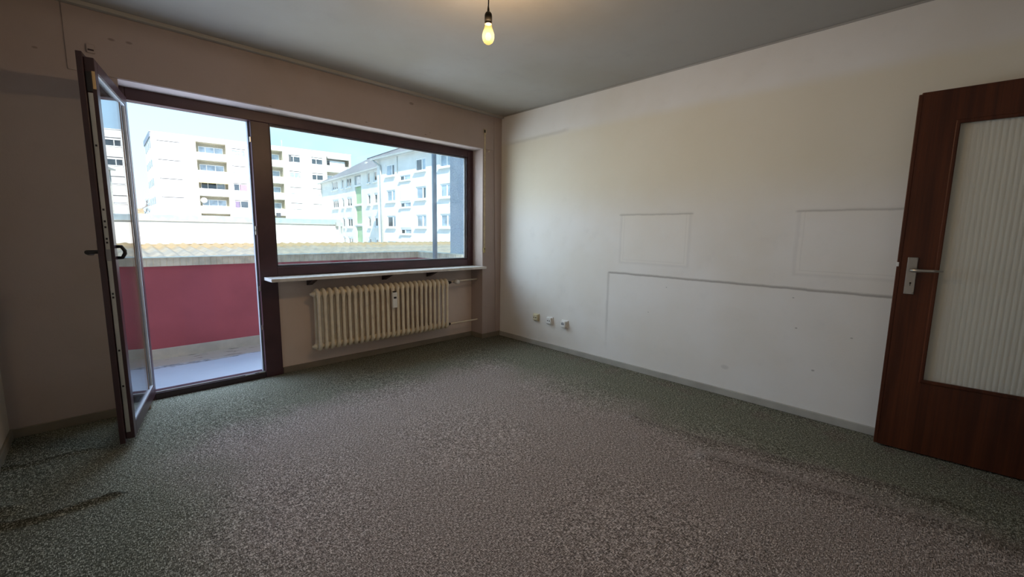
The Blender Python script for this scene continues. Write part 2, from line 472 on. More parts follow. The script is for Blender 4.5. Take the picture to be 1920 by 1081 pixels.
# ------------------------------------------------------------------ mesh helpers
class MB:
    def __init__(self):
        self.v = []; self.f = []; self.sm = []

    def add(self, vs, fs, smooth=False):
        o = len(self.v)
        self.v += [tuple(p) for p in vs]
        self.f += [tuple(i + o for i in q) for q in fs]
        self.sm += [smooth] * len(fs)
        return self

    def box(self, x0, x1, y0, y1, z0, z1):
        x0, x1 = sorted((x0, x1)); y0, y1 = sorted((y0, y1)); z0, z1 = sorted((z0, z1))
        vs = [(x0, y0, z0), (x1, y0, z0), (x1, y1, z0), (x0, y1, z0), (x0, y0, z1), (x1, y0, z1), (x1, y1, z1), (x0, y1, z1)]
        return self.add(vs, [(3, 2, 1, 0), (4, 5, 6, 7), (0, 1, 5, 4), (1, 2, 6, 5), (2, 3, 7, 6), (3, 0, 4, 7)])

    def tube(self, pts, r, n=10, caps=True, closed=False):
        pts = [Vector(p) for p in pts]
        rs = r if isinstance(r, (list, tuple)) else [r] * len(pts)
        up = None; rings = []
        for i, p in enumerate(pts):
            a = pts[i - 1] if (i > 0 or closed) else p
            b = pts[(i + 1) % len(pts)] if (i < len(pts) - 1 or closed) else p
            t = (b - a).normalized()
            if up is None:
                up = Vector((0, 0, 1)) if abs(t.z) < 0.9 else Vector((1, 0, 0))
            s = t.cross(up).normalized(); w = s.cross(t).normalized(); up = w
            rr = rs[i] if isinstance(rs[i], (tuple, list)) else (rs[i], rs[i])
            rings.append([p + s * rr[0] * math.cos(2 * math.pi * k / n) + w * rr[1] * math.sin(2 * math.pi * k / n) for k in range(n)])
        vs = [q for ring in rings for q in ring]; fs = []
        m = len(rings)
        for i in range(m if closed else m - 1):
            j = (i + 1) % m
            for k in range(n):
                l = (k + 1) % n
                fs.append((i * n + k, i * n + l, j * n + l, j * n + k))
        self.add(vs, fs, True)
        if caps and not closed:
            self.add(rings[0], [tuple(range(n))[::-1]]); self.add(rings[-1], [tuple(range(n))])
        return self

    def lathe(self, prof, centre=(0, 0, 0), n=20, axis='z'):
        vs = []; fs = []
        for r, h in prof:
            for k in range(n):
                a = 2 * math.pi * k / n
                c, s = r * math.cos(a), r * math.sin(a)
                p = {'z': (c, s, h), 'y': (s, h, c), 'x': (h, c, s)}[axis]
                vs.append((p[0] + centre[0], p[1] + centre[1], p[2] + centre[2]))
        for i in range(len(prof) - 1):
            for k in range(n):
                l = (k + 1) % n
                fs.append((i * n + k, i * n + l, (i + 1) * n + l, (i + 1) * n + k))
        self.add(vs, fs, True)
        return self

    def prism(self, poly, axis, a, b):
        """extrude a 2-D polygon along an axis"""
        def P(u, v, w):
            return {'x': (w, u, v), 'y': (u, w, v), 'z': (u, v, w)}[axis]
        n = len(poly)
        vs = [P(u, v, a) for u, v in poly] + [P(u, v, b) for u, v in poly]
        fs = [tuple(range(n))[::-1], tuple(range(n, 2 * n))] + [(i, (i + 1) % n, n + (i + 1) % n, n + i) for i in range(n)]
        return self.add(vs, fs)

    def mesh(self, name, mat):
        me = bpy.data.meshes.new(name)
        me.from_pydata(self.v, [], self.f)
        me.polygons.foreach_set('use_smooth', self.sm)
        bm = bmesh.new(); bm.from_mesh(me)
        bmesh.ops.remove_doubles(bm, verts=bm.verts, dist=1e-6)
        bmesh.ops.recalc_face_normals(bm, faces=bm.faces)
        bm.to_mesh(me); bm.free()
        me.materials.append(M[mat] if isinstance(mat, str) else mat)
        return me

    def build(self, name, mat, parent=None, bevel=0.0, loc=None, segs=2):
        o = bpy.data.objects.new(name, self.mesh(name, mat))
        COL.objects.link(o)
        if parent:
            o.parent = parent
        if loc:
            o.location = loc
        if bevel:
            b = o.modifiers.new('bevel', 'BEVEL'); b.width = bevel; b.segments = segs; b.limit_method = 'ANGLE'
            b.harden_normals = False
        return o


def tag(o, label=None, cat=None, group=None, kind=None):
    if label: o['label'] = label
    if cat: o['category'] = cat
    if group: o['group'] = group
    if kind: o['kind'] = kind
    return o


def empty(name, loc=(0, 0, 0), rz=0.0):
    o = bpy.data.objects.new(name, None)
    o.empty_display_size = 0.1
    COL.objects.link(o)
    o.location = loc; o.rotation_euler = (0, 0, rz)
    return o


def piece(src, parent, loc=None, name=None):
    """another object that shares the mesh of src"""
    o = src.copy()
    COL.objects.link(o)
    o.parent = parent
    if loc is not None:
        o.location = loc
    return o


def box(name, mat, b, parent=None, bevel=0.0):
    return MB().box(*b).build(name, mat, parent, bevel)


# ------------------------------------------------------------------ room shell
H = 2.5
XL, YB = -3.81, -4.37          # left wall and back wall
FZ = 2.115                      # underside of the lintel
WL, WR = -3.19, -0.27           # jambs of the window opening
YF = 0.17                       # inner face of the window frame


FOLDS = (  # polyline of a crease in the carpet, half width, height, dirt with painted crease shade
    (((-0.90, -2.30), (-0.87, -2.75), (-0.76, -3.20), (-0.66, -3.60), (-0.62, -3.85)), 0.030, 0.024, 0.35),
    (((-1.05, -2.85), (-0.97, -3.25), (-0.88, -3.70), (-0.84, -4.0)), 0.055, 0.024, 0.30),
    (((-3.81, -0.44), (-3.70, -0.475), (-3.58, -0.47), (-3.395, -0.50)), 0.012, 0.016, 0.60),
    (((-3.81, -1.00), (-3.70, -1.10), (-3.62, -1.125), (-3.50, -1.12), (-3.36, -1.115)), 0.015, 0.024, 0.50),
    (((-3.81, -0.90), (-3.74, -0.95), (-3.69, -0.99)), 0.045, 0.030, 0.10),
    (((-3.41, -1.115), (-3.36, -1.112)), 0.018, 0.012, 1.0),
)


def build_floor():
    x0, x1, y0, y1 = XL, 0.0, YB - 1.2, 0.2
    nx, ny = 340, 520
    X, Y = np.meshgrid(np.linspace(x0, x1, nx + 1), np.linspace(y0, y1, ny + 1))
    Z = 0.0015 * np.sin(3.1 * X + 1) * np.sin(2.7 * Y)
    D = np.zeros_like(X)
    for pts, w, h, dirt in FOLDS:
        best = np.full_like(X, 1e9); tt = np.zeros_like(X); side = np.zeros_like(X)
        L = len(pts) - 1
        for i in range(L):
            (ax, ay), (bx, by) = pts[i], pts[i + 1]
            dx, dy = bx - ax, by - ay
            t = np.clip(((X - ax) * dx + (Y - ay) * dy) / (dx * dx + dy * dy), 0, 1)
            ex, ey = X - ax - dx * t, Y - ay - dy * t
            d = np.hypot(ex, ey)
            m = d < best
            best = np.where(m, d, best); tt = np.where(m, (i + t) / L, tt)
            side = np.where(m, np.sign(dx * ey - dy * ex), side)
        fade = np.clip(6 * (1.0 - tt) + 0.05, 0, 1)
        Z += h * fade * np.exp(-(best / w) ** 2)
        # dirt along the fold, with crease shade painted on one side
        D = np.maximum(D, dirt * np.exp(-((best + 0.35 * w * side) / (0.6 * w)) ** 2))
    Z[Y < YB] = 0.0
    V = np.stack([X, Y, Z], -1).reshape(-1, 3)
    k = np.arange((nx + 1) * (ny + 1)).reshape(ny + 1, nx + 1)
    F = np.stack([k[:-1, :-1], k[:-1, 1:], k[1:, 1:], k[1:, :-1]], -1).reshape(-1, 4)
    me = bpy.data.meshes.new('floor')
    me.from_pydata(V.tolist(), [], F.tolist())
    me.polygons.foreach_set('use_smooth', [True] * len(F))
    at = me.attributes.new('dirt', 'FLOAT', 'POINT')
    at.data.foreach_set('value', D.reshape(-1).astype(np.float32))
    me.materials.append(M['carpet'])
    o = bpy.data.objects.new('floor', me)
    COL.objects.link(o)
    tag(o, 'worn fitted carpet, brown in the middle and green at the edges', None, None, 'structure')


build_floor()
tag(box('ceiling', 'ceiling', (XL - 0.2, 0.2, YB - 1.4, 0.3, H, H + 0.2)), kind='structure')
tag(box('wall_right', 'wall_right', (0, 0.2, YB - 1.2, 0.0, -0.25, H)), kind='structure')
tag(box('wall_left', 'wall_plain', (XL - 0.2, XL, YB - 1.2, 0.3, -0.25, H)), kind='structure')
# window wall: pier left of the door, lintel, pier on the right, niche back under the window
m = MB()
m.box(XL, WL, 0, 0.3, -0.25, H)
m.box(WL, WR, 0, 0.3, FZ, H)
m.box(WR, 0.0, 0, 0.3, -0.25, H)
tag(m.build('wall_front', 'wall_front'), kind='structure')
tag(box('wall_niche', 'wall_niche', (-2.33, WR, 0.20, 0.3, -0.25, 0.845)), kind='structure')
# back wall with the doorway the brown door belongs to, and the hall behind it
m = MB()
m.box(XL, -0.98, YB - 0.12, YB, 0, H)
m.box(-0.98, -0.06, YB - 0.12, YB, 2.0, H)
m.box(-0.06, 0, YB - 0.12, YB, 0, H)
m.box(XL, 0.2, YB - 1.4, YB - 1.2, 0, H)
tag(m.build('wall_back', 'wall_plain'), kind='structure')
m = MB()
m.box(-1.02, -0.97, YB - 0.13, YB + 0.012, 0, 2.03)
m.box(-0.075, -0.025, YB - 0.13, YB + 0.012, 0, 2.03)
m.box(-1.02, -0.025, YB - 0.13, YB + 0.012, 1.985, 2.035)
tag(m.build('trim_4', 'wood', bevel=0.004), kind='structure')
# upper storeys of the house this room is in
tag(box('wall_upper', 'white', (-14, 8, -9, 0.3, H + 0.2, 6.2)), kind='structure')

# curtain rail strip along the ceiling, thin ceiling strip on the right wall
tag(MB().box(XL, 0, -0.045, 0.0, 2.476, H).build('trim_1', 'ceiling', bevel=0.003), kind='structure')
tag(MB().box(-0.008, 0, YB, -0.045, 2.488, H).build('trim_2', 'ceiling', bevel=0.002), kind='structure')
# cover of the roller shutter box above door and window, slightly proud of the plaster
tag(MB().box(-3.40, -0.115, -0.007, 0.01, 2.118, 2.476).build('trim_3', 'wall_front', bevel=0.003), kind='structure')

# boxed-in riser in the window corner, a hand's width and slightly out of plumb
tag(MB().prism([(-0.066, 0.0), (0.0, 0.0), (0.0, 2.476), (-0.118, 2.476)], 'y', -0.009, 0.01).build('trim_6', 'wall_front', bevel=0.002), kind='structure')
# baseboards
tag(MB().box(-0.014, 0, -3.9, -0.012, 0.0, 0.052).box(-0.010, 0, -4.3, -3.9, 0, 0.052).build('baseboard_right', 'baseboard', bevel=0.003), kind='structure')
m = MB()
m.box(XL, WL - 0.005, -0.014, 0, 0, 0.055)
m.box(-2.315, WR, 0.186, 0.2, 0, 0.052)
m.box(WR - 0.013, WR, -0.014, 0.2, 0, 0.055)
m.box(WR, -0.0, -0.014, 0, 0, 0.055)
tag(m.build('baseboard_front', 'baseboard_dark', bevel=0.003), kind='structure')
tag(MB().box(XL, XL + 0.013, YB, -0.014, 0, 0.055).build('baseboard_left', 'baseboard_dark', bevel=0.003), kind='structure')

# ------------------------------------------------------------------ window and balcony door frame
win = empty('window_1', (-1.4, 0.2, 0.0))
tag(win, 'wide fixed window in dark brown frame above the radiator', 'window', None, 'structure')


def wpart(name, mat, b, parent=win, bevel=0.004):
    ox, oy, oz = win.location
    return MB().box(b[0] - ox, b[1] - ox, b[2] - oy, b[3] - oy, b[4] - oz, b[5] - oz).build(name, mat, parent, bevel)


Y0, Y1 = YF, YF + 0.085
wpart('frame_head', 'frame', (-3.156, WR - 0.072, Y0, Y1, 2.040, 2.128))
wpart('frame_jamb', 'frame', (WR - 0.072, WR + 0.002, Y0, Y1, 0.835, 2.128))
wpart('frame_jamb', 'frame', (WL, -3.156, Y0, Y1, 0.0, 2.128))
wpart('mullion', 'frame', (-2.450, -2.322, Y0, Y1, 0.0, 2.04))
wpart('rail', 'frame', (-2.322, WR - 0.072, Y0, Y1, 0.835, 0.910))
th = wpart('threshold', 'frame_in', (-3.156, -2.45, Y0 + 0.005, Y1 + 0.03, -0.03, 0.045))
wpart('threshold_rail', 'gear', (-3.15, -2.45, Y0 + 0.02, Y0 + 0.032, 0.045, 0.052), th, 0.001)
wpart('threshold_plate', 'steel', (-2.60, -2.53, Y0 + 0.001, Y0 + 0.02, 0.046, 0.053), th, 0.001)
wpart('threshold_plate', 'steel', (-2.50, -2.455, Y0 + 0.006, Y0 + 0.026, 0.046, 0.056), th, 0.001)
# rebate lip round the door opening, with striker plates on the mullion
wpart('rebate', 'gasket', (-2.462, -2.450, Y0 + 0.045, Y1, 0.045, 2.04), win, 0.002)
for z in (0.42, 0.74, 1.19, 1.22, 1.90):
    wpart('striker_plate', 'steel', (-2.458, -2.449, Y0 + 0.010, Y0 + 0.026, z - 0.02, z + 0.02), win, 0.001)
# glazing beads of the fixed pane
for b in ((-2.322, -0.342, Y0 + 0.012, Y0 + 0.03, 2.030, 2.041), (-2.322, -0.342, Y0 + 0.012, Y0 + 0.03, 0.909, 0.920),
          (-2.323, -2.311, Y0 + 0.012, Y0 + 0.03, 0.91, 2.04), (-0.353, -0.341, Y0 + 0.012, Y0 + 0.03, 0.91, 2.04)):
    wpart('glazing_bead', 'frame_in', b, win, 0.002)
for b in ((-2.314, -0.350, Y0 + 0.042, Y0 + 0.052, 0.912, 0.926), (-2.314, -0.350, Y0 + 0.042, Y0 + 0.052, 2.024, 2.036),
          (-0.362, -0.345, Y0 + 0.042, Y0 + 0.052, 0.912, 2.036), (-2.316, -2.305, Y0 + 0.042, Y0 + 0.052, 0.912, 2.036)):
    wpart('glazing_spacer', 'bead', b, win, 0.001)
wpart('glass_pane', 'pane', (-2.32, -0.34, Y0 + 0.034, Y0 + 0.039, 0.905, 2.045), win, 0)
wpart('glass_pane', 'pane', (-2.32, -0.34, Y0 + 0.055, Y0 + 0.060, 0.905, 2.045), win, 0)

sill = MB().box(-2.425, -0.245, -0.045, YF, 0.808, 0.834).build('trim_5', 'sill', bevel=0.003)
tag(sill, 'pale stone window sill above the radiator', 'window sill', None, 'structure')
for x in (-2.07, -1.37, -0.86):
    MB().prism([(0.015, 0.808), (0.2, 0.808), (0.2, 0.74), (0.185, 0.74)], 'x', x - 0.02, x + 0.02).build('sill_bracket', 'frame_in', sill)

# ------------------------------------------------------------------ open balcony door
# local frame: x along the leaf from the hinges, y towards its outer face, z up
door = empty('door_1', (-3.150, 0.160, 0.0), math.radians(-101.0))
tag(door, 'dark brown balcony door with tall glass pane, standing open into the room', 'balcony door', None, 'structure')
W, T, ZB, ZT = 0.760, 0.050, 0.050, 2.050


def dpart(name, mat, b, parent=door, bevel=0.003):
    return MB().box(*b).build(name, mat, parent, bevel)


ST = 0.060
dpart('stile', 'leaf', (W - ST, W, -T + 0.012, 0, ZB, ZT))
dpart('stile', 'leaf', (0.0, ST, -T + 0.012, 0, ZB, ZT))
dpart('rail', 'leaf', (ST, W - ST, -T + 0.012, 0, ZT - ST, ZT))
dpart('rail', 'leaf', (ST, W - ST, -T + 0.012, 0, ZB, ZB + ST + 0.015))
# wider flange on the room side
fl = MB()
F = 0.018
fl.box(W - ST, W + F, -T - 0.012, -T + 0.012, ZB - F, ZT + F)
fl.box(-0.005, ST, -T - 0.012, -T + 0.012, ZB - F, ZT + F)
fl.box(ST, W - ST, -T - 0.012, -T + 0.012, ZT - ST, ZT + F)
fl.box(ST, W - ST, -T - 0.012, -T + 0.012, ZB - F, ZB + ST + 0.015)
fl.build('flange', 'leaf', door, 0.003)
dpart('lock_strip', 'gear', (W - 0.001, W + 0.003, -0.034, -0.016, 0.09, 1.88), bevel=0.001)
for z in (0.35, 0.55, 0.84, 0.86, 1.13, 1.15, 1.21, 1.24, 1.30, 1.62):
    dpart('screw', 'black', (W + 0.003, W + 0.0045, -0.029, -0.021, z, z + 0.010), bevel=0)
dpart('lock_case', 'gasket', (W + 0.002, W + 0.005, -0.035, -0.015, 1.04, 1.10), bevel=0.001)
dpart('gear_end', 'black', (W + 0.001, W + 0.007, -0.036, -0.014, 1.885, 1.98), bevel=0.002)
dpart('sticker', 'sticker', (W + 0.0, W + 0.0015, -0.013, -0.001, 1.90, 1.985), bevel=0)
dpart('glazing_bead', 'bead', (ST, ST + 0.012, -0.016, -0.003, ZB + ST + 0.015, ZT - ST), bevel=0.002)
dpart('glazing_bead', 'bead', (W - ST - 0.012, W - ST, -0.016, -0.003, ZB + ST + 0.015, ZT - ST), bevel=0.002)
dpart('glazing_bead', 'bead', (ST, W - ST, -0.016, -0.003, ZT - ST - 0.012, ZT - ST), bevel=0.002)
dpart('glazing_bead', 'bead', (ST, W - ST, -0.016, -0.003, ZB + ST + 0.015, ZB + ST + 0.027), bevel=0.002)
dpart('glass_pane', 'pane', (ST - 0.01, W - ST + 0.01, -0.032, -0.027, ZB + ST, ZT - ST + 0.01), bevel=0)
dpart('glass_pane', 'pane', (ST - 0.01, W - ST + 0.01, -0.017, -0.012, ZB + ST, ZT - ST + 0.01), bevel=0)
hd = MB().box(W - 0.062, W - 0.030, -T - 0.022, -T - 0.012, 1.00, 1.145)
hd.tube([(W - 0.046, -T - 0.018, 1.085), (W - 0.046, -T - 0.055, 1.085), (W - 0.052, -T - 0.066, 1.083), (W - 0.10, -T - 0.070, 1.078), (W - 0.17, -T - 0.070, 1.073)],
        [(0.010, 0.010), (0.010, 0.010), (0.012, 0.012), (0.011, 0.014), (0.008, 0.012)], 10)
hd.build('handle', 'black', door, 0.002)
pl = MB().tube([(W - 0.06, 0.0, 1.112), (W - 0.06, 0.018, 1.112), (W - 0.06, 0.030, 1.09), (W - 0.06, 0.030, 1.075), (W - 0.06, 0.018, 1.052), (W - 0.06, 0.0, 1.052)], 0.009, 8)
pl.build('pull', 'black', door)

# ------------------------------------------------------------------ radiator
rad = empty('radiator', (-1.3875, 0.085, 0.0))
tag(rad, 'cream column radiator hung in the niche under the window sill', 'radiator')
N, PITCH = 26, 0.0532
ZR0, ZR1 = 0.168, 0.716


def radiator_section():
    m = MB()
    R = 0.040
    pts = []; rs = []
    n = 10
    for i in range(n + 1):
        a = math.pi * i / n
        pts.append((0, R * math.cos(a), ZR1 - 0.060 + 0.042 * math.sin(a)))
        rs.append((0.020 + 0.003 * math.sin(a), 0.016))
    for z, w in ((ZR1 - 0.085, 0.017), (ZR1 - 0.12, 0.0125), (0.45, 0.0120), (ZR0 + 0.12, 0.0125), (ZR0 + 0.085, 0.017)):
        pts.append((0, -R, z)); rs.append((w, 0.013))
    for i in range(n + 1):
        a = math.pi + math.pi * i / n
        pts.append((0, R * math.cos(a), ZR0 + 0.060 + 0.046 * math.sin(a)))
        rs.append((0.020 - 0.010 * max(0, -math.sin(a)) ** 3, 0.016))
    for z, w in ((ZR0 + 0.085, 0.017), (ZR0 + 0.12, 0.0125), (0.45, 0.0120), (ZR1 - 0.12, 0.0125), (ZR1 - 0.085, 0.017)):
        pts.append((0, R, z)); rs.append((w, 0.013))
    m.tube(pts, rs, 10, closed=True)
    for z in (ZR1 - 0.045, ZR0 + 0.045):
        m.lathe([(0.0, -0.0268), (0.024, -0.0268), (0.027, -0.0235), (0.022, -0.019), (0.022, 0.019), (0.027, 0.0235), (0.024, 0.0268), (0.0, 0.0268)], (0, 0, z), 12, 'x')
    return m


first = radiator_section().build('section', 'radiator', rad, loc=(-(N - 1) / 2 * PITCH, 0, 0))
for k in range(1, N):
    piece(first, rad, ((k - (N - 1) / 2) * PITCH, 0, 0))
XE = N / 2 * PITCH
for sx, z in ((-1, ZR1 - 0.045), (-1, ZR0 + 0.045)):
    MB().lathe([(0.0, -0.024), (0.012, -0.024), (0.013, -0.008), (0.021, -0.006), (0.021, 0.006)], (-XE - 0.004, 0, z), 12, 'x').build('end_plug', 'radiator', rad)
v = MB().tube([(XE, 0, 0.671), (XE + 0.018, 0, 0.671), (XE + 0.022, 0, 0.671), (XE + 0.05, 0, 0.671)], [0.012, 0.018, 0.018, 0.013], 10).build('valve', 'black', rad)
MB().lathe([(0.0, -0.075), (0.018, -0.075), (0.024, -0.068), (0.026, -0.040), (0.020, -0.030), (0.016, -0.022), (0.016, 0.016), (0.0, 0.016)], (XE + 0.095, 0.0, 0.678), 16, 'y').build('valve_knob', 'white_plastic', v)
MB().tube([(XE + 0.05, 0, 0.673), (XE + 0.075, 0, 0.678), (WR + 1.3875 - 0.004, 0, 0.684)], 0.0085, 10).build('flow_pipe', 'pipe', rad)
MB().tube([(XE, 0, 0.213), (XE + 0.02, 0, 0.213), (XE + 0.04, 0, 0.213)], [0.013, 0.017, 0.011], 10).build('union', 'black', rad)
MB().tube([(XE + 0.04, 0, 0.213), (WR + 1.3875 - 0.012, 0, 0.213), (WR + 1.3875 - 0.004, 0, 0.216)], 0.0080, 10).build('return_pipe', 'pipe', rad)
for x in (-0.52, 0.50):
    MB().box(x - 0.008, x + 0.008, 0.0, 0.115, 0.640, 0.655).build('wall_bracket', 'radiator', rad)
    MB().box(x - 0.008, x + 0.008, 0.0, 0.115, 0.235, 0.250).build('wall_bracket', 'radiator', rad)
mt = MB().box(-0.024, 0.024, -0.080, -0.050, 0.482, 0.632).build('heat_meter', 'white_plastic', rad, 0.004)
mt['label'] = 'white heat meter clipped on the front'
mt.location.x = 0.030
MB().box(-0.014, 0.014, -0.0815, -0.079, 0.572, 0.590).build('meter_window', 'black', mt)
MB().box(-0.012, 0.012, -0.078, -0.052, 0.632, 0.642).build('meter_clip', 'black', mt)

# ------------------------------------------------------------------ shutter belt, brackets
def shutter_belt():
    o = empty('shutter_belt', (-0.250, 0.0, 1.0))
    tag(o, 'beige roller shutter belt hanging beside the right window reveal', 'shutter belt')
    MB().box(-0.011, 0.011, -0.011, -0.0085, 0.03, 1.28).build('webbing', 'belt', o)
    MB().box(-0.016, 0.016, -0.016, 0.0, 1.27, 1.325).build('guide', 'belt', o, 0.003)
    MB().box(-0.016, 0.004, -0.018, -0.0155, 1.285, 1.315).build('guide_slot', 'black', o)
    MB().box(-0.013, 0.013, -0.014, 0.0, -0.015, 0.045).build('winder', 'brass', o, 0.003)
    MB().box(-0.006, 0.006, -0.016, -0.0135, 0.024, 0.036).build('winder_slot', 'black', o)


shutter_belt()
o = empty('belt_guide', (-3.295, -0.007, 2.23))
tag(o, 'small pinkish belt guide on the wall above the open balcony door', 'belt guide')
MB().box(-0.018, 0.018, -0.012, 0, 0, 0.05).build('housing', 'wall_front', o, 0.003)
MB().box(-0.013, 0.013, -0.015, -0.011, 0.012, 0.020).build('slot', 'frame_in', o)
o = empty('wall_hook', (-0.196, 0.0, 2.095))
tag(o, 'tiny metal hook on the plaster beside the shutter belt', 'hook')
MB().box(-0.045, -0.006, -0.006, 0.0, -0.006, 0.006).build('plate', 'wall_front', o, 0.002)
MB().tube([(0, 0, 0), (0, -0.014, 0), (0.002, -0.018, 0.008)], 0.006, 8).build('peg', 'pipe', o)

# ------------------------------------------------------------------ wall sockets
def socket(y, z, label, kind, mat):
    o = empty('wall_socket', (-0.0, y, z))
    tag(o, label, 'socket', 'sockets above the right baseboard')
    pd = 0.030 if kind != 'jack' else 0.040
    MB().box(-0.010, 0, -0.042, 0.042, -0.040, 0.040).build('plate', mat, o, 0.003)
    MB().box(-pd, -0.009, -0.030, 0.030, -0.030, 0.032).build('cover', mat, o, 0.004)
    if kind == 'jack':
        MB().box(-pd - 0.001, -pd + 0.002, -0.018, 0.018, -0.004, 0.014).build('slot', 'gasket', o)
        MB().box(-pd - 0.001, -pd + 0.002, -0.010, 0.010, 0.017, 0.021).build('slot', 'gasket', o)
    else:
        for s in (-1, 1):
            MB().lathe([(0, -pd - 0.001), (0.0065, -pd - 0.001), (0.0065, -pd + 0.002), (0, -pd + 0.002)], (0, s * 0.0125, 0), 12, 'x').build('hole', 'black', o)
    return o


socket(-0.599, 0.307, 'cream two-hole socket, the one closest to the window corner', 'two', 'cream_plastic')
socket(-0.794, 0.301, 'white two-hole aerial socket between two other sockets', 'two', 'white_plastic')
socket(-0.993, 0.296, 'white socket with flat slot, farthest of three from the corner', 'jack', 'white_plastic')

# ------------------------------------------------------------------ brown room door, open against the right wall
# local frame: x from the free edge to the hinges, y towards the room (camera) side
d2 = empty('door_2', (-0.134, -3.464, 0.0), math.atan2(-0.997, 0.076))
tag(d2, 'mahogany brown room door with reeded glass, opened against the right wall', 'door', None, 'structure')


def d2part(name, mat, b, parent=d2, bevel=0.003):
    return MB().box(*b).build(name, mat, parent, bevel)


# with x pointing along -Y world, the room side (-X world) is local -y
DW, DH0, DH1 = 0.862, 0.010, 1.971
GX0, GX1, GZ0, GZ1 = 0.150, 0.722, 0.425, 1.812
d2part('stile', 'wood', (0.006, GX0, 0.0, 0.040, DH0, DH1), bevel=0)
d2part('stile', 'wood', (GX1, DW - 0.006, 0.0, 0.040, DH0, DH1), bevel=0)
d2part('rail', 'wood', (GX0, GX1, 0.0, 0.040, GZ1, DH1), bevel=0)
d2part('rail', 'wood', (GX0, GX1, 0.0, 0.040, DH0, GZ0), bevel=0)
d2part('edge_lipping', 'wood', (-0.012, 0.006, -0.001, 0.022, DH0, DH1 + 0.002), bevel=0.003)
d2part('edge_lipping', 'wood', (0.0, DW, -0.001, 0.022, DH1 - 0.004, DH1 + 0.010), bevel=0.004)
for b in ((GX0 - 0.008, GX0 + 0.010, -0.005, 0.010, GZ0 - 0.01, GZ1 + 0.01), (GX1 - 0.010, GX1 + 0.008, -0.005, 0.010, GZ0 - 0.01, GZ1 + 0.01),
          (GX0, GX1, -0.005, 0.010, GZ1 - 0.010, GZ1 + 0.010), (GX0, GX1, -0.005, 0.010, GZ0 - 0.010, GZ0 + 0.010)):
    d2part('glazing_bead', 'wood', b, bevel=0.004)


def reeded():
    m = MB()
    n = 28; seg = 6
    xs = []; ys = []
    w = (GX1 - GX0 + 0.01) / n
    for i in range(n * seg + 1):
        t = i / seg
        xs.append(GX0 - 0.005 + w * t)
        ys.append(0.018 - 0.0011 * abs(math.sin(math.pi * t)) ** 0.8)
    vs = []
    for x, y in zip(xs, ys):
        vs += [(x, y, GZ0 - 0.005), (x, y, GZ1 + 0.005), (x, 0.023, GZ0 - 0.005), (x, 0.023, GZ1 + 0.005)]
    fs = []
    for i in range(n * seg):
        a = 4 * i; b = a + 4
        fs += [(a, b, b + 1, a + 1), (a + 2, a + 3, b + 3, b + 2)]
    m.add(vs, fs, True)
    return m


reeded().build('reeded_pane', 'reeded', d2)
hp = d2part('handle_plate', 'steel', (0.030, 0.073, -0.008, 0.0, 0.905, 1.110), bevel=0.003)
MB().tube([(0.051, -0.006, 1.040), (0.051, -0.046, 1.040), (0.058, -0.056, 1.040), (0.080, -0.058, 1.040), (0.125, -0.058, 1.041), (0.172, -0.055, 1.042)],
          [0.0095, 0.0095, (0.0100, 0.0100), (0.0080, 0.0100), (0.0055, 0.0080), (0.0030, 0.0045)], 12).build('lever', 'steel', hp)
MB().lathe([(0, -0.0095), (0.0045, -0.0095), (0.0045, -0.007)], (0.053, 0, 0.968), 10, 'y').box(0.0515, 0.0545, -0.0095, -0.007, 0.953, 0.967).build('keyhole', 'black', hp)
for x, z in ((0.037, 1.102), (0.066, 1.102), (0.037, 0.913), (0.066, 0.913)):
    MB().lathe([(0, -0.0092), (0.0028, -0.0092), (0.0032, -0.007)], (x, 0, z), 8, 'y').build('screw', 'gear', hp)
lt = d2part('latch', 'white_plastic', (-0.013, -0.003, -0.0025, 0.012, 1.056, 1.080), bevel=0.001)

# ------------------------------------------------------------------ bare bulb
o = empty('pendant_bulb', BULB)
tag(o, 'bare lit bulb in a black holder hanging by a cord from the ceiling', 'bulb')
MB().lathe([(0.0, -0.036), (0.012, -0.034), (0.0215, -0.027), (0.0275, -0.016), (0.0300, -0.003), (0.0290, 0.010), (0.0250, 0.023), (0.0205, 0.034), (0.0175, 0.044), (0.0160, 0.052), (0.0150, 0.056)], n=28).build('glass', 'bulb', o)
MB().lathe([(0.0, -0.018), (0.010, -0.015), (0.0145, -0.006), (0.0145, 0.004), (0.010, 0.014), (0.0, 0.018)], n=16).build('glowing_core', 'core', o)
MB().lathe([(0.0, 0.0545), (0.0168, 0.0545), (0.0176, 0.0560), (0.0160, 0.0700), (0.0, 0.0700)], n=20).build('cap', 'cap', o)
MB().lathe([(0.0150, 0.0655), (0.0182, 0.0655), (0.0182, 0.094), (0.0165, 0.102), (0.0110, 0.109), (0.0065, 0.112), (0.0055, 0.122), (0.0035, 0.136), (0.0, 0.136)], n=20).build('holder', 'holder', o)
MB().tube([(0, 0, 0.132), (0.001, 0, 0.16), (-0.003, 0.001, 0.22), (-0.004, 0, 0.28), (0, 0, H - BULB.z - 0.01)], 0.0030, 8).build('cord', 'holder', o)
MB().lathe([(0.0, -0.028), (0.012, -0.028), (0.036, -0.012), (0.040, 0.0)], (0, 0, H - BULB.z), 20).build('ceiling_rose', 'white_plastic', o)
ld = bpy.data.lights.new('bulb_light', 'POINT')
ld.energy = BULB_POWER
ld.color = (1.0, 0.66, 0.35)
ld.shadow_soft_size = 0.028
lo = bpy.data.objects.new('bulb_light', ld)
COL.objects.link(lo)
lo.parent = o
lo.location = (0, 0, -0.004)

# ------------------------------------------------------------------ balcony
BX0, BX1, BY1 = -4.3, -0.12, 1.60
tag(box('balcony_floor', 'balcony', (BX0, BX1 + 0.12, 0.25, BY1 + 0.1, -0.25, -0.05)), kind='structure')


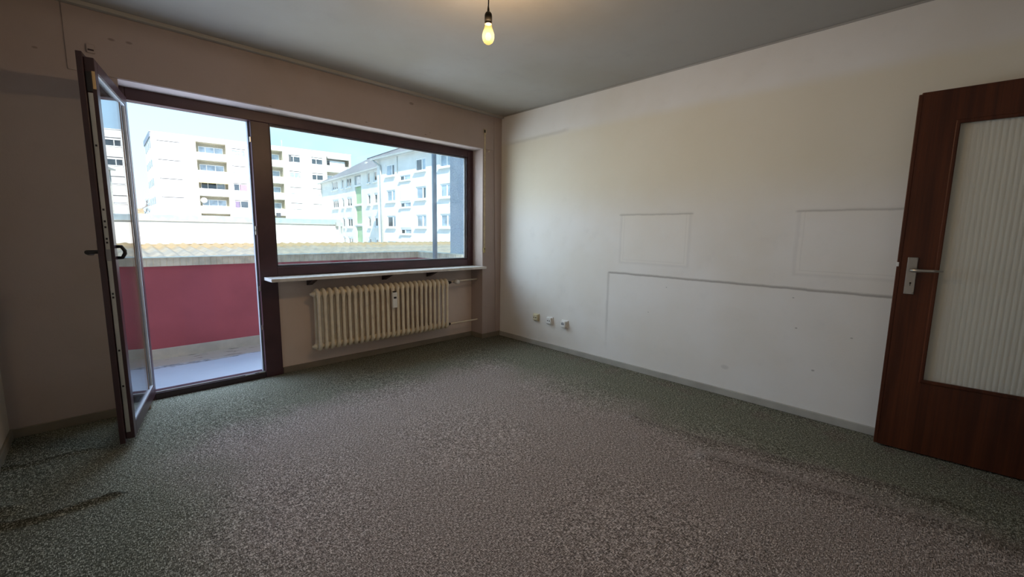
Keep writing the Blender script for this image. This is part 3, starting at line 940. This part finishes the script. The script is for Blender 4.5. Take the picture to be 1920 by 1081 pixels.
def parapet():
    m = MB().box(BX0, BX1 + 0.10, BY1, BY1 + 0.10, 0.03, 0.856).box(BX1, BX1 + 0.10, 0.3, BY1, 0.03, 0.856).box(BX0 - 0.1, BX0, 0.3, BY1 + 0.1, 0.03, 0.856)
    p = m.build('balcony_parapet', 'red')
    tag(p, 'red painted balcony parapet with grey ribbed coping', 'parapet', None, 'structure')
    MB().box(BX0, BX1, BY1 - 0.012, BY1 + 0.0, -0.06, 0.048).box(BX1 - 0.012, BX1, 0.3, BY1, -0.06, 0.048).box(BX0, BX1 + 0.1, BY1, BY1 + 0.1, -0.06, 0.03).build('plinth', 'plinth', p, 0.003)
    # coping: one long ribbed fascia, one along the side
    def ribbed(n, L):
        poly = []
        for i in range(n):
            a = i * L / n; b = (i + 0.80) * L / n; c = (i + 0.88) * L / n
            poly += [(a, 0), (b, 0), (c, 0.004), ((i + 0.96) * L / n, 0.004)]
        poly += [(L, 0), (L, 0.13), (0, 0.13)]
        return poly
    c = MB().prism(ribbed(84, 4.2), 'z', 0.850, 0.925).build('coping', 'coping', p, loc=(BX0, BY1 - 0.018, 0))
    c2 = MB().prism(ribbed(26, 1.3), 'z', 0.850, 0.925).build('coping', 'coping', p, loc=(BX1 - 0.018, BY1 - 0.018, 0))
    c2.rotation_euler = (0, 0, -math.pi / 2)
    MB().box(BX0 - 0.02, BX1 + 0.12, BY1 - 0.026, BY1 + 0.125, 0.925, 0.935).box(BX1 - 0.026, BX1 + 0.12, 0.3, BY1, 0.925, 0.935).build('cap_sheet', 'coping', p)


parapet()
o = empty('balcony_post', (-0.20, 1.05, -0.05))
tag(o, 'slim grey upright post at the right end of the balcony', 'post')
MB().tube([(0, 0, 0), (0, 0, 3.0)], 0.030, 14).build('tube', 'post', o)
MB().lathe([(0.055, 0.0), (0.055, 0.012), (0.034, 0.016)], n=14).build('foot_plate', 'post', o)
MB().lathe([(0.0, 3.0), (0.034, 3.0), (0.034, 3.02), (0.0, 3.03)], n=14).build('top_cap', 'post', o)
tag(box('wall_partition', 'spritz', (0.0, 0.14, 0.3, 0.985, -0.3, 2.7)), kind='structure')

# ------------------------------------------------------------------ low building and corrugated roof next door
RY0, RY1, RZ0, RZ1 = 2.4, 12.0, 0.245, 0.700
sl = math.atan2(RZ1 - RZ0, RY1 - RY0)
roof = empty('corrugated_roof', (0.0, RY0, RZ0))
tag(roof, 'low mossy corrugated roof just beyond the balcony parapet', 'roof')
roof.rotation_euler = (sl, 0, 0)
PW, PL = 1.062, 1.21


def sheet():
    m = MB()
    n = 36
    vs = []
    for i in range(n + 1):
        x = PW * i / n
        z = 0.032 * math.cos(2 * math.pi * 4 * i / n)
        vs += [(x, -0.06, z), (x, PL, z + 0.012), (x, -0.06, z - 0.008)]
    fs = []
    for i in range(n):
        a = 3 * i; b = a + 3
        fs += [(a, b, b + 1, a + 1), (a + 2, b + 2, b, a)]
    m.add(vs, fs, True)
    return m


s0 = None
for j in range(8):
    for i in range(18):
        loc = (-8.0 + i * PW, 0.03 + j * (PL - 0.012), 0.05 - 0.012 * (j % 2) * 0 + 0.0008 * ((i * 7 + j * 3) % 3))
        if s0 is None:
            s0 = sheet().build('roof_sheet', 'corr', roof, loc=loc)
        else:
            piece(s0, roof, loc)
MB().box(-8.2, 11.3, -0.02, 9.62, -0.30, 0.0).build('roof_deck', 'coping', roof)
for k in range(2):
    MB().box(-8.0, 2.9, 9.50 + 0.0 * k, 9.62, 0.02 + 0.05 * k, 0.06 + 0.05 * k).build('flashing', 'brown_roof', roof) if k == 0 else None

low = empty('low_building', (0, 12.0, -8))
tag(low, 'long low white building with flat roof behind the corrugated roof', 'building')
MB().box(-16, 2.96, 0.06, 9, 0, 9.43).build('wall', 'white', low)
MB().box(-16.1, 3.05, 0.03, 9.1, 9.43, 9.60).build('fascia', 'metal_ledge', low, 0.01)
MB().box(-16.1, 3.05, 0.015, 0.06, 9.415, 9.435).build('drip_edge', 'gutter', low)
MB().box(2.84, 3.10, -0.06, 0.03, 9.36, 9.50).box(3.04, 3.10, -0.06, 0.03, 9.10, 9.36).build('gutter_outlet', 'gutter', low)
MB().box(1.2, 1.32, 1.0, 1.12, 9.66, 9.80).build('vent_pipe', 'shadow_board', low)

tag(box('ground', 'ground', (-120, 160, 12.5, 260, -8.6, -8.4)), kind='structure')


# ------------------------------------------------------------------ facade helpers
def holed_wall(m, L, z0, z1, holes, depth):
    """wall in the local x-z plane at y = 0 with recesses of the given depth; the outside is -y"""
    us = sorted({0.0, L, *[h[0] for h in holes], *[h[1] for h in holes]})
    zs = sorted({z0, z1, *[h[2] for h in holes], *[h[3] for h in holes]})
    vs = []; fs = []
    def inside(u, z):
        return any(h[0] < u < h[1] and h[2] < z < h[3] for h in holes)
    for i in range(len(us) - 1):
        for j in range(len(zs) - 1):
            if not inside((us[i] + us[i + 1]) / 2, (zs[j] + zs[j + 1]) / 2):
                b = len(vs)
                vs += [(us[i], 0, zs[j]), (us[i + 1], 0, zs[j]), (us[i + 1], 0, zs[j + 1]), (us[i], 0, zs[j + 1])]
                fs.append((b, b + 1, b + 2, b + 3))
    for h in holes:
        d = h[4] if len(h) > 4 else depth
        b = len(vs)
        vs += [(h[0], 0, h[2]), (h[1], 0, h[2]), (h[1], 0, h[3]), (h[0], 0, h[3]), (h[0], d, h[2]), (h[1], d, h[2]), (h[1], d, h[3]), (h[0], d, h[3])]
        fs += [(b, b + 4, b + 5, b + 1), (b + 1, b + 5, b + 6, b + 2), (b + 2, b + 6, b + 7, b + 3), (b + 3, b + 7, b + 4, b), (b + 4, b + 7, b + 6, b + 5)]
    m.add(vs, fs)


def window(parent, u0, u1, z0, z1, y, panes, fr=0.10, glass='far_glass'):
    """white frame with real openings as a part; each pane a sub-part. panes: fractions of the width"""
    m = MB()
    cuts = [u0 + (u1 - u0) * p for p in panes]
    m.box(u0, u1, y - 0.06, y, z0, z0 + fr); m.box(u0, u1, y - 0.06, y, z1 - fr, z1)
    for c in cuts:
        lo_, hi_ = max(u0, c - fr / 2), min(u1, c + fr / 2)
        if c == cuts[0]: lo_, hi_ = u0, u0 + fr
        if c == cuts[-1]: lo_, hi_ = u1 - fr, u1
        m.box(lo_, hi_, y - 0.06, y, z0 + fr, z1 - fr)
    w = m.build('window', 'white_frame', parent)
    for i in range(len(cuts) - 1):
        gm = glass[i % len(glass)] if isinstance(glass, (list, tuple)) else glass
        MB().box(cuts[i] + fr / 2, cuts[i + 1] - fr / 2, y - 0.03, y - 0.005, z0 + fr * 0.9, z1 - fr * 0.9).build('pane', gm, w)
    return w


# ------------------------------------------------------------------ tall white apartment block
hr = empty('apartment_block', (3.27, 82.56, 0.0), math.atan2(-3.27, 29.5))
tag(hr, 'tall white flat-roofed apartment block with recessed balconies', 'building')
L = 29.75; ZTOP = 15.73; ZBOT = -8.4
tops = [15.05 - 2.84 * i for i in range(5)]
holes = []
LOG = ((5.45, 9.50), (13.85, 17.90), (25.25, 29.40))
WINS = ((0.66, 3.45), (10.2, 12.25), (18.82, 20.75), (22.6, 24.6))
for t in tops:
    for a, b in LOG:
        holes.append((a, b, t - 1.75, t, 1.5))
    for a, b in WINS:
        holes.append((a, b, t - 1.75, t - 0.45, 0.16))
m = MB()
holed_wall(m, L, ZBOT, ZTOP, holes, 0.2)
m.add([(0, 0, ZBOT), (-1.24, 11.23, ZBOT), (-1.24, 11.23, ZTOP), (0, 0, ZTOP), (L, 0, ZBOT), (L, 11.3, ZBOT), (L, 11.3, ZTOP), (L, 0, ZTOP)],
      [(0, 3, 2, 1), (4, 5, 6, 7), (1, 2, 6, 5), (3, 7, 6, 2)])
m.build('wall', 'white', hr)


def side(t0, t1, z0, z1, off0, off1):
    P = [(-1.24 * t / 11.3, 11.23 * t / 11.3) for t in (t0, t1)]
    return MB().prism([(P[0][0] - off0, P[0][1]), (P[0][0] - off1, P[0][1]), (P[1][0] - off1, P[1][1]), (P[1][0] - off0, P[1][1])], 'z', z0, z1)


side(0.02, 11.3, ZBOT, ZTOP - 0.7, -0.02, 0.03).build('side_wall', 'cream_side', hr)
MB().box(-0.10, L + 0.1, -0.08, 0.35, ZTOP, ZTOP + 0.10).build('roof_edge', 'white', hr)
side(0.05, 11.35, ZTOP - 0.75, ZTOP + 0.06, -0.02, 0.14).build('roof_fascia', 'fascia_dark', hr)
for i, t in enumerate(tops):
    for j in range(4):
        side(1.0 + 2.6 * j, 2.1 + 2.6 * j, t - 1.5, t - 0.5, 0.02, 0.06).build('side_window', 'far_glass', hr)
# windows with shutters
for i, t in enumerate(tops):
    for j, (a, b) in enumerate(WINS):
        w = window(hr, a, b, t - 1.75, t - 0.45, 0.12, (0, 0.42, 1.0), 0.09, 'far_glass_b' if (i * 3 + j * 5) % 4 in (0, 1) else 'far_glass')
        drop = 1.0
        if j == 0: drop = 1.26
        elif (i, j) in ((0, 1), (1, 2), (1, 3), (0, 3)): drop = 0.35
        elif (i, j) in ((2, 1), (3, 1)): drop = 0.18
        elif (i, j) == (0, 2): drop = 0.3
        else: drop = 1.10
        MB().box(a + 0.03, b - 0.03, 0.02, 0.05, t - 0.47 - drop, t - 0.47).build('shutter', 'shutter', w)
        MB().box(a - 0.05, b + 0.05, -0.06, 0.02, t - 1.80, t - 1.75).build('sill', 'white', w)
        MB().box(a + 0.02, b - 0.02, 0.0, 0.015, t - 0.56, t - 0.455).build('window_head_shadow', 'shadow_board', w)  # dark strip painted in as the shadow under the window head
        if (i, j) == (2, 1):
            MB().box(a + 1.0, b - 0.1, 0.025, 0.055, t - 1.70, t - 0.62).build('curtain', 'pink', w)
        if (i, j) == (3, 1):
            MB().box(a + 0.12, a + 0.7, 0.025, 0.055, t - 1.70, t - 0.62).build('curtain', 'purple', w)
        if (i, j) == (0, 2):
            MB().box(a + 0.05, a + 0.45, 0.0, 0.03, t - 1.7, t - 0.50).build('folded_shutter', 'shadow_board', w)
for i, t in enumerate(tops):
    for j, (a, b) in enumerate(LOG):
        gl = ('far_glass_b', 'far_glass_b', 'far_glass_b') if (i + j) % 3 < 2 else ('far_glass', 'far_glass', 'far_glass_b')
        w = window(hr, a + 0.35, b - 0.35, t - 1.72, t - 0.50, 1.46, (0, 0.28, 0.64, 1.0), 0.10, gl)
        MB().box(a, b, 0.02, 1.49, t - 0.04, t).box(a, a + 0.04, 0.02, 1.49, t - 1.7, t).box(b - 0.04, b, 0.02, 1.49, t - 1.7, t).box(a, b, 1.465, 1.495, t - 1.7, t).build('loggia_shade_lining', 'loggia', hr)  # beige lining, darkened to paint in the shade inside the recess
        MB().box(a, b, -0.05, 0.06, t - 2.80, t - 1.72).build('balustrade', 'white', hr)
        MB().box(a, b, -0.08, 0.10, t - 1.72, t - 1.66).build('handrail', 'white_frame', hr)
a, b = LOG[0]
t = tops[2]
MB().prism([(-0.02, t), (-0.10, t), (-0.34, t - 0.78), (-0.28, t - 0.80)], 'x', a + 0.05, b - 0.05).build('awning', 'awning', hr)
t = tops[0]; a, b = LOG[2]
MB().prism([(0.15, t - 0.02), (0.10, t), (-0.55, t - 0.42), (-0.55, t - 0.50)], 'x', a + 0.1, b - 0.1).build('awning', 'awning_grey', hr)
MB().box(a + 0.6, b - 0.8, 0.05, 0.10, t - 1.7, t - 0.75).build('privacy_screen', 'shutter', hr)
t = tops[3]; a = LOG[0][0]
MB().lathe([(0.0, 0.10), (0.30, 0.06), (0.46, -0.06), (0.45, -0.09), (0.28, 0.02), (0.0, 0.06)], (a + 0.55, -0.15, t - 0.75), 20, 'y').build('satellite_dish', 'awning_grey', hr)
MB().tube([(a + 0.55, -0.05, t - 0.75), (a + 0.55, 0.1, t - 1.3), (a + 0.55, 0.05, t - 1.7)], 0.03, 6).build('dish_arm', 'gutter', hr)
m = MB().tube([(18.2, 2, ZTOP), (18.2, 2, ZTOP + 1.6)], 0.05, 6)
for k in range(3):
    m.tube([(17.95, 2, ZTOP + 0.8 + 0.3 * k), (18.45, 2, ZTOP + 0.8 + 0.3 * k)], 0.025, 5)
m.build('antenna', 'gutter', hr)
MB().box(16.3, 17.3, 2, 3, ZTOP, ZTOP + 0.35).build('roof_hatch', 'gutter', hr)
MB().box(19.85, 20.05, 1, 1.2, ZTOP, ZTOP + 0.35).build('roof_vent', 'gutter', hr)


# ------------------------------------------------------------------ grey house with pitched roof: two wings
def house(name, label, A, B, L, ztop, zbot, mat):
    """facade runs from A (u = 0, far corner) towards the viewer"""
    d = (Vector(B) - Vector(A)).normalized()
    h = empty(name, (A[0], A[1], 0.0), math.atan2(d.y, d.x))
    tag(h, label, 'building')
    return h


# far wing
lw = house('grey_house', 'pale grey four-storey house with green stairwell panels and hipped roof', (24.47, 72.09), (22.61, 47.77), 30, 9, -8.4, 'grey_house')
GL = 27.0
storeys = (8.95, 6.10, 3.12, 0.28)
win_groups = ((5.55, 8.45, (0, 1), (0, 0.33, 0.62, 1.0)), (10.1, 11.05, (0, 1, 2, 3), (0, 1)), (12.3, 14.45, (0, 1, 2, 3), (0, 0.5, 1)),
              (20.5, 21.5, (0, 1, 2, 3), (0, 1)), (22.75, 24.75, (0, 1, 2, 3), (0, 0.5, 1)))
ST0, ST1 = 15.85, 18.3
holes = []
for a, b, rows, _ in win_groups:
    for r in rows:
        holes.append((a, b, storeys[r] - 1.48, storeys[r], 0.18))
stair = ((7.58, 8.90, 'far_glass_b'), (4.95, 7.42, 'green'), (2.20, 4.65, 'green'), (-0.45, 1.80, 'green'), (-3.0, -0.8, 'green'))
for z0, z1, _ in stair:
    holes.append((ST0, ST1, z0, z1, 0.25))
m = MB()
holed_wall(m, GL, -8.4, 9.0, holes, 0.2)
m.add([(0, 0, -8.4), (0, 9, -8.4), (0, 9, 9), (0, 0, 9)], [(0, 3, 2, 1)])
m.build('wall', 'grey_house', lw)
for a, b, rows, ps in win_groups:
    for r in rows:
        w = window(lw, a, b, storeys[r] - 1.48, storeys[r], 0.14, ps, 0.24 if len(ps) > 2 else 0.20, 'far_glass')
        MB().box(a - 0.1, b + 0.1, -0.16, 0.05, storeys[r] - 1.58, storeys[r] - 1.48).build('sill', 'white_frame', w)
for z0, z1, mm in stair:
    MB().box(ST0 + 0.15, ST1 - 0.15, 0.14, 0.20, z0 + 0.08, z1 - 0.08).build('stair_panel', mm, lw)
    MB().box(ST0 - 0.10, ST1 + 0.10, -0.07, 0.03, z0 - 0.24, z0).build('ledge', 'white_frame', lw)
# hipped roof
def tiled_roof(parent, eave_u0, eave_u1, ze, depth_y, zr, hip, over=0.45):
    y0 = -over
    m = MB()
    u0 = eave_u0 - over
    vs = [(u0, y0, ze), (eave_u1, y0, ze), (eave_u1, depth_y, zr), (u0 + hip, depth_y, zr), (u0, 2 * depth_y + over, ze), (eave_u1, 2 * depth_y + over, ze)]
    m.add(vs, [(0, 1, 2, 3), (0, 3, 4), (3, 2, 5, 4), (0, 4, 5, 1)])
    r = m.build('roof', 'slate', parent)
    MB().box(eave_u0 - over, eave_u1, y0 - 0.14, y0 + 0.05, ze - 0.16, ze + 0.03).build('gutter', 'gutter', parent)
    MB().box(eave_u0 - over, eave_u1, y0 + 0.05, 0.05, ze - 0.14, ze - 0.05).build('soffit', 'white_frame', parent)
    MB().tube([(u0 + hip, depth_y, zr + 0.03), (eave_u1, depth_y, zr + 0.03)], 0.10, 6).build('ridge_cap', 'slate', parent)
    return r


tiled_roof(lw, 0.0, 27.0, 9.1, 4.6, 12.6, 9.5)
MB().tube([(0.15, -0.12, 9.0), (0.15, -0.12, -8.4)], 0.07, 8).build('downpipe', 'gutter', lw)
for u in (6.0, 13.5, 19.0):
    MB().box(u, u + 0.5, 2.4, 2.9, 10.7, 11.35).build('roof_vent', 'gutter', lw)

# near wing
rw = house('blue_grey_house', 'pale bluish house wing with staggered windows behind the balcony post', (19.61, 42.1), (19.81, 32.52), 20, 9, -8.4, 'blue_house')
RL = 24.0
st2 = (8.38, 5.64, 2.88)
holes = []
cols = ((1.95, 3.82), (7.82, 9.66), (11.95, 13.60), (17.5, 19.3))
for a, b in cols:
    for t in st2 + (0.1,):
        holes.append((a, b, t - 1.30, t, 0.16))
for t in (6.97, 4.21, 1.45):
    holes.append((4.84, 6.90, t - 0.55, t, 0.14))
m = MB()
holed_wall(m, RL, -8.4, 9.0, holes, 0.2)
m.add([(0, 0, -8.4), (0, 9, -8.4), (0, 9, 9), (0, 0, 9)], [(0, 3, 2, 1)])
m.build('wall', 'blue_house', rw)
for i, (a, b) in enumerate(cols):
    for j, t in enumerate(st2 + (0.1,)):
        ps = (0, 0.66, 1.0) if (i + j) % 2 == 0 else (0, 0.62, 1.0)
        gl = (('far_glass_b', 'far_glass'), ('far_glass', 'far_glass_b'), ('far_glass_b', 'far_glass_b'))[(i + 2 * j) % 3]
        if i == 2: gl = ('far_glass_b', 'far_glass_b')
        w = window(rw, a, b, t - 1.30, t, 0.12, ps, 0.16, gl)
        MB().box(a - 0.12, b + 0.12, -0.17, 0.05, t - 1.40, t - 1.30).build('sill', 'white_frame', w)
for t in (6.97, 4.21, 1.45):
    w = window(rw, 4.84, 6.90, t - 0.55, t, 0.10, (0, 0.40, 1.0), 0.10, ('far_glass', 'far_glass_b'))
    MB().box(4.70, 7.02, -0.14, 0.05, t - 0.65, t - 0.55).build('sill', 'white_frame', w)
for z0, z1 in ((4.35, 6.2), (1.6, 3.5), (-1.2, 0.7)):
    MB().box(4.95, 6.85, -0.035, 0.0, z0, z1).build('stair_panel', 'blue_house', rw)
tiled_roof(rw, 0.0, RL, 9.15, 8.2, 12.55, 0.0)
MB().tube([(0.05, -0.5, 9.0), (0.3, -0.35, 8.75), (0.95, -0.12, 8.35), (1.0, -0.10, 7.8), (1.0, -0.10, -8.4)], 0.10, 8).build('downpipe', 'gutter', rw)
MB().tube([(4.45, -0.03, 9.0), (4.45, -0.03, 7.3)], 0.04, 6).build('cable', 'gutter', rw)
MB().box(1.4, 3.4, -0.06, 0.0, 0.05, 0.16).build('wall_sign', 'shadow_board', rw) if False else None

# ------------------------------------------------------------------ brown roofed house and bare tree far left
bh = empty('brown_roofed_house', (-1.6, 66.0, -8.7))
tag(bh, 'small far house with brown tiled roof left of the white block', 'building')
MB().box(-6, 2.2, 0, 8, 0, 10.2).build('wall', 'cream_side', bh)
MB().prism([(-0.4, 10.2), (4.0, 12.4), (8.4, 10.2)], 'x', -6.3, 2.5).build('roof', 'brown_roof', bh)
for k in range(3):
    MB().box(-4.5 + 2.2 * k, -3.4 + 2.2 * k, -0.04, 0.02, 8.2, 9.5).build('window', 'far_glass', bh)

random.seed(4)
tr = empty('bare_tree', (0.9, 98.0, -8.4))
tag(tr, 'bare grey tree beside the left corner of the white block', 'tree')
MB().tube([(0, 0, 0), (0.1, 0, 5), (0, 0.1, 9), (0.1, 0, 12)], [0.35, 0.28, 0.2, 0.12], 8).build('trunk', 'bark', tr)
m = MB()
def branch(p, d, l, r, depth):
    q = p + d * l
    m.tube([p, (p + q) / 2 + Vector((random.uniform(-.1, .1), random.uniform(-.1, .1), 0.05)), q], [r, r * 0.8, r * 0.55], 5, caps=False)
    if depth:
        for _ in range(3):
            nd = (d + Vector((random.uniform(-.8, .8), random.uniform(-.8, .8), random.uniform(-.1, .6)))).normalized()
            branch(q, nd, l * random.uniform(0.6, 0.8), r * 0.6, depth - 1)
for k in range(9):
    z = 6 + 0.75 * k
    a = k * 2.4
    branch(Vector((0.05, 0.05, z)), Vector((math.cos(a), math.sin(a), 0.7)).normalized(), 2.4 - 0.1 * k, 0.13, 3)
m.build('branches', 'bark', tr)
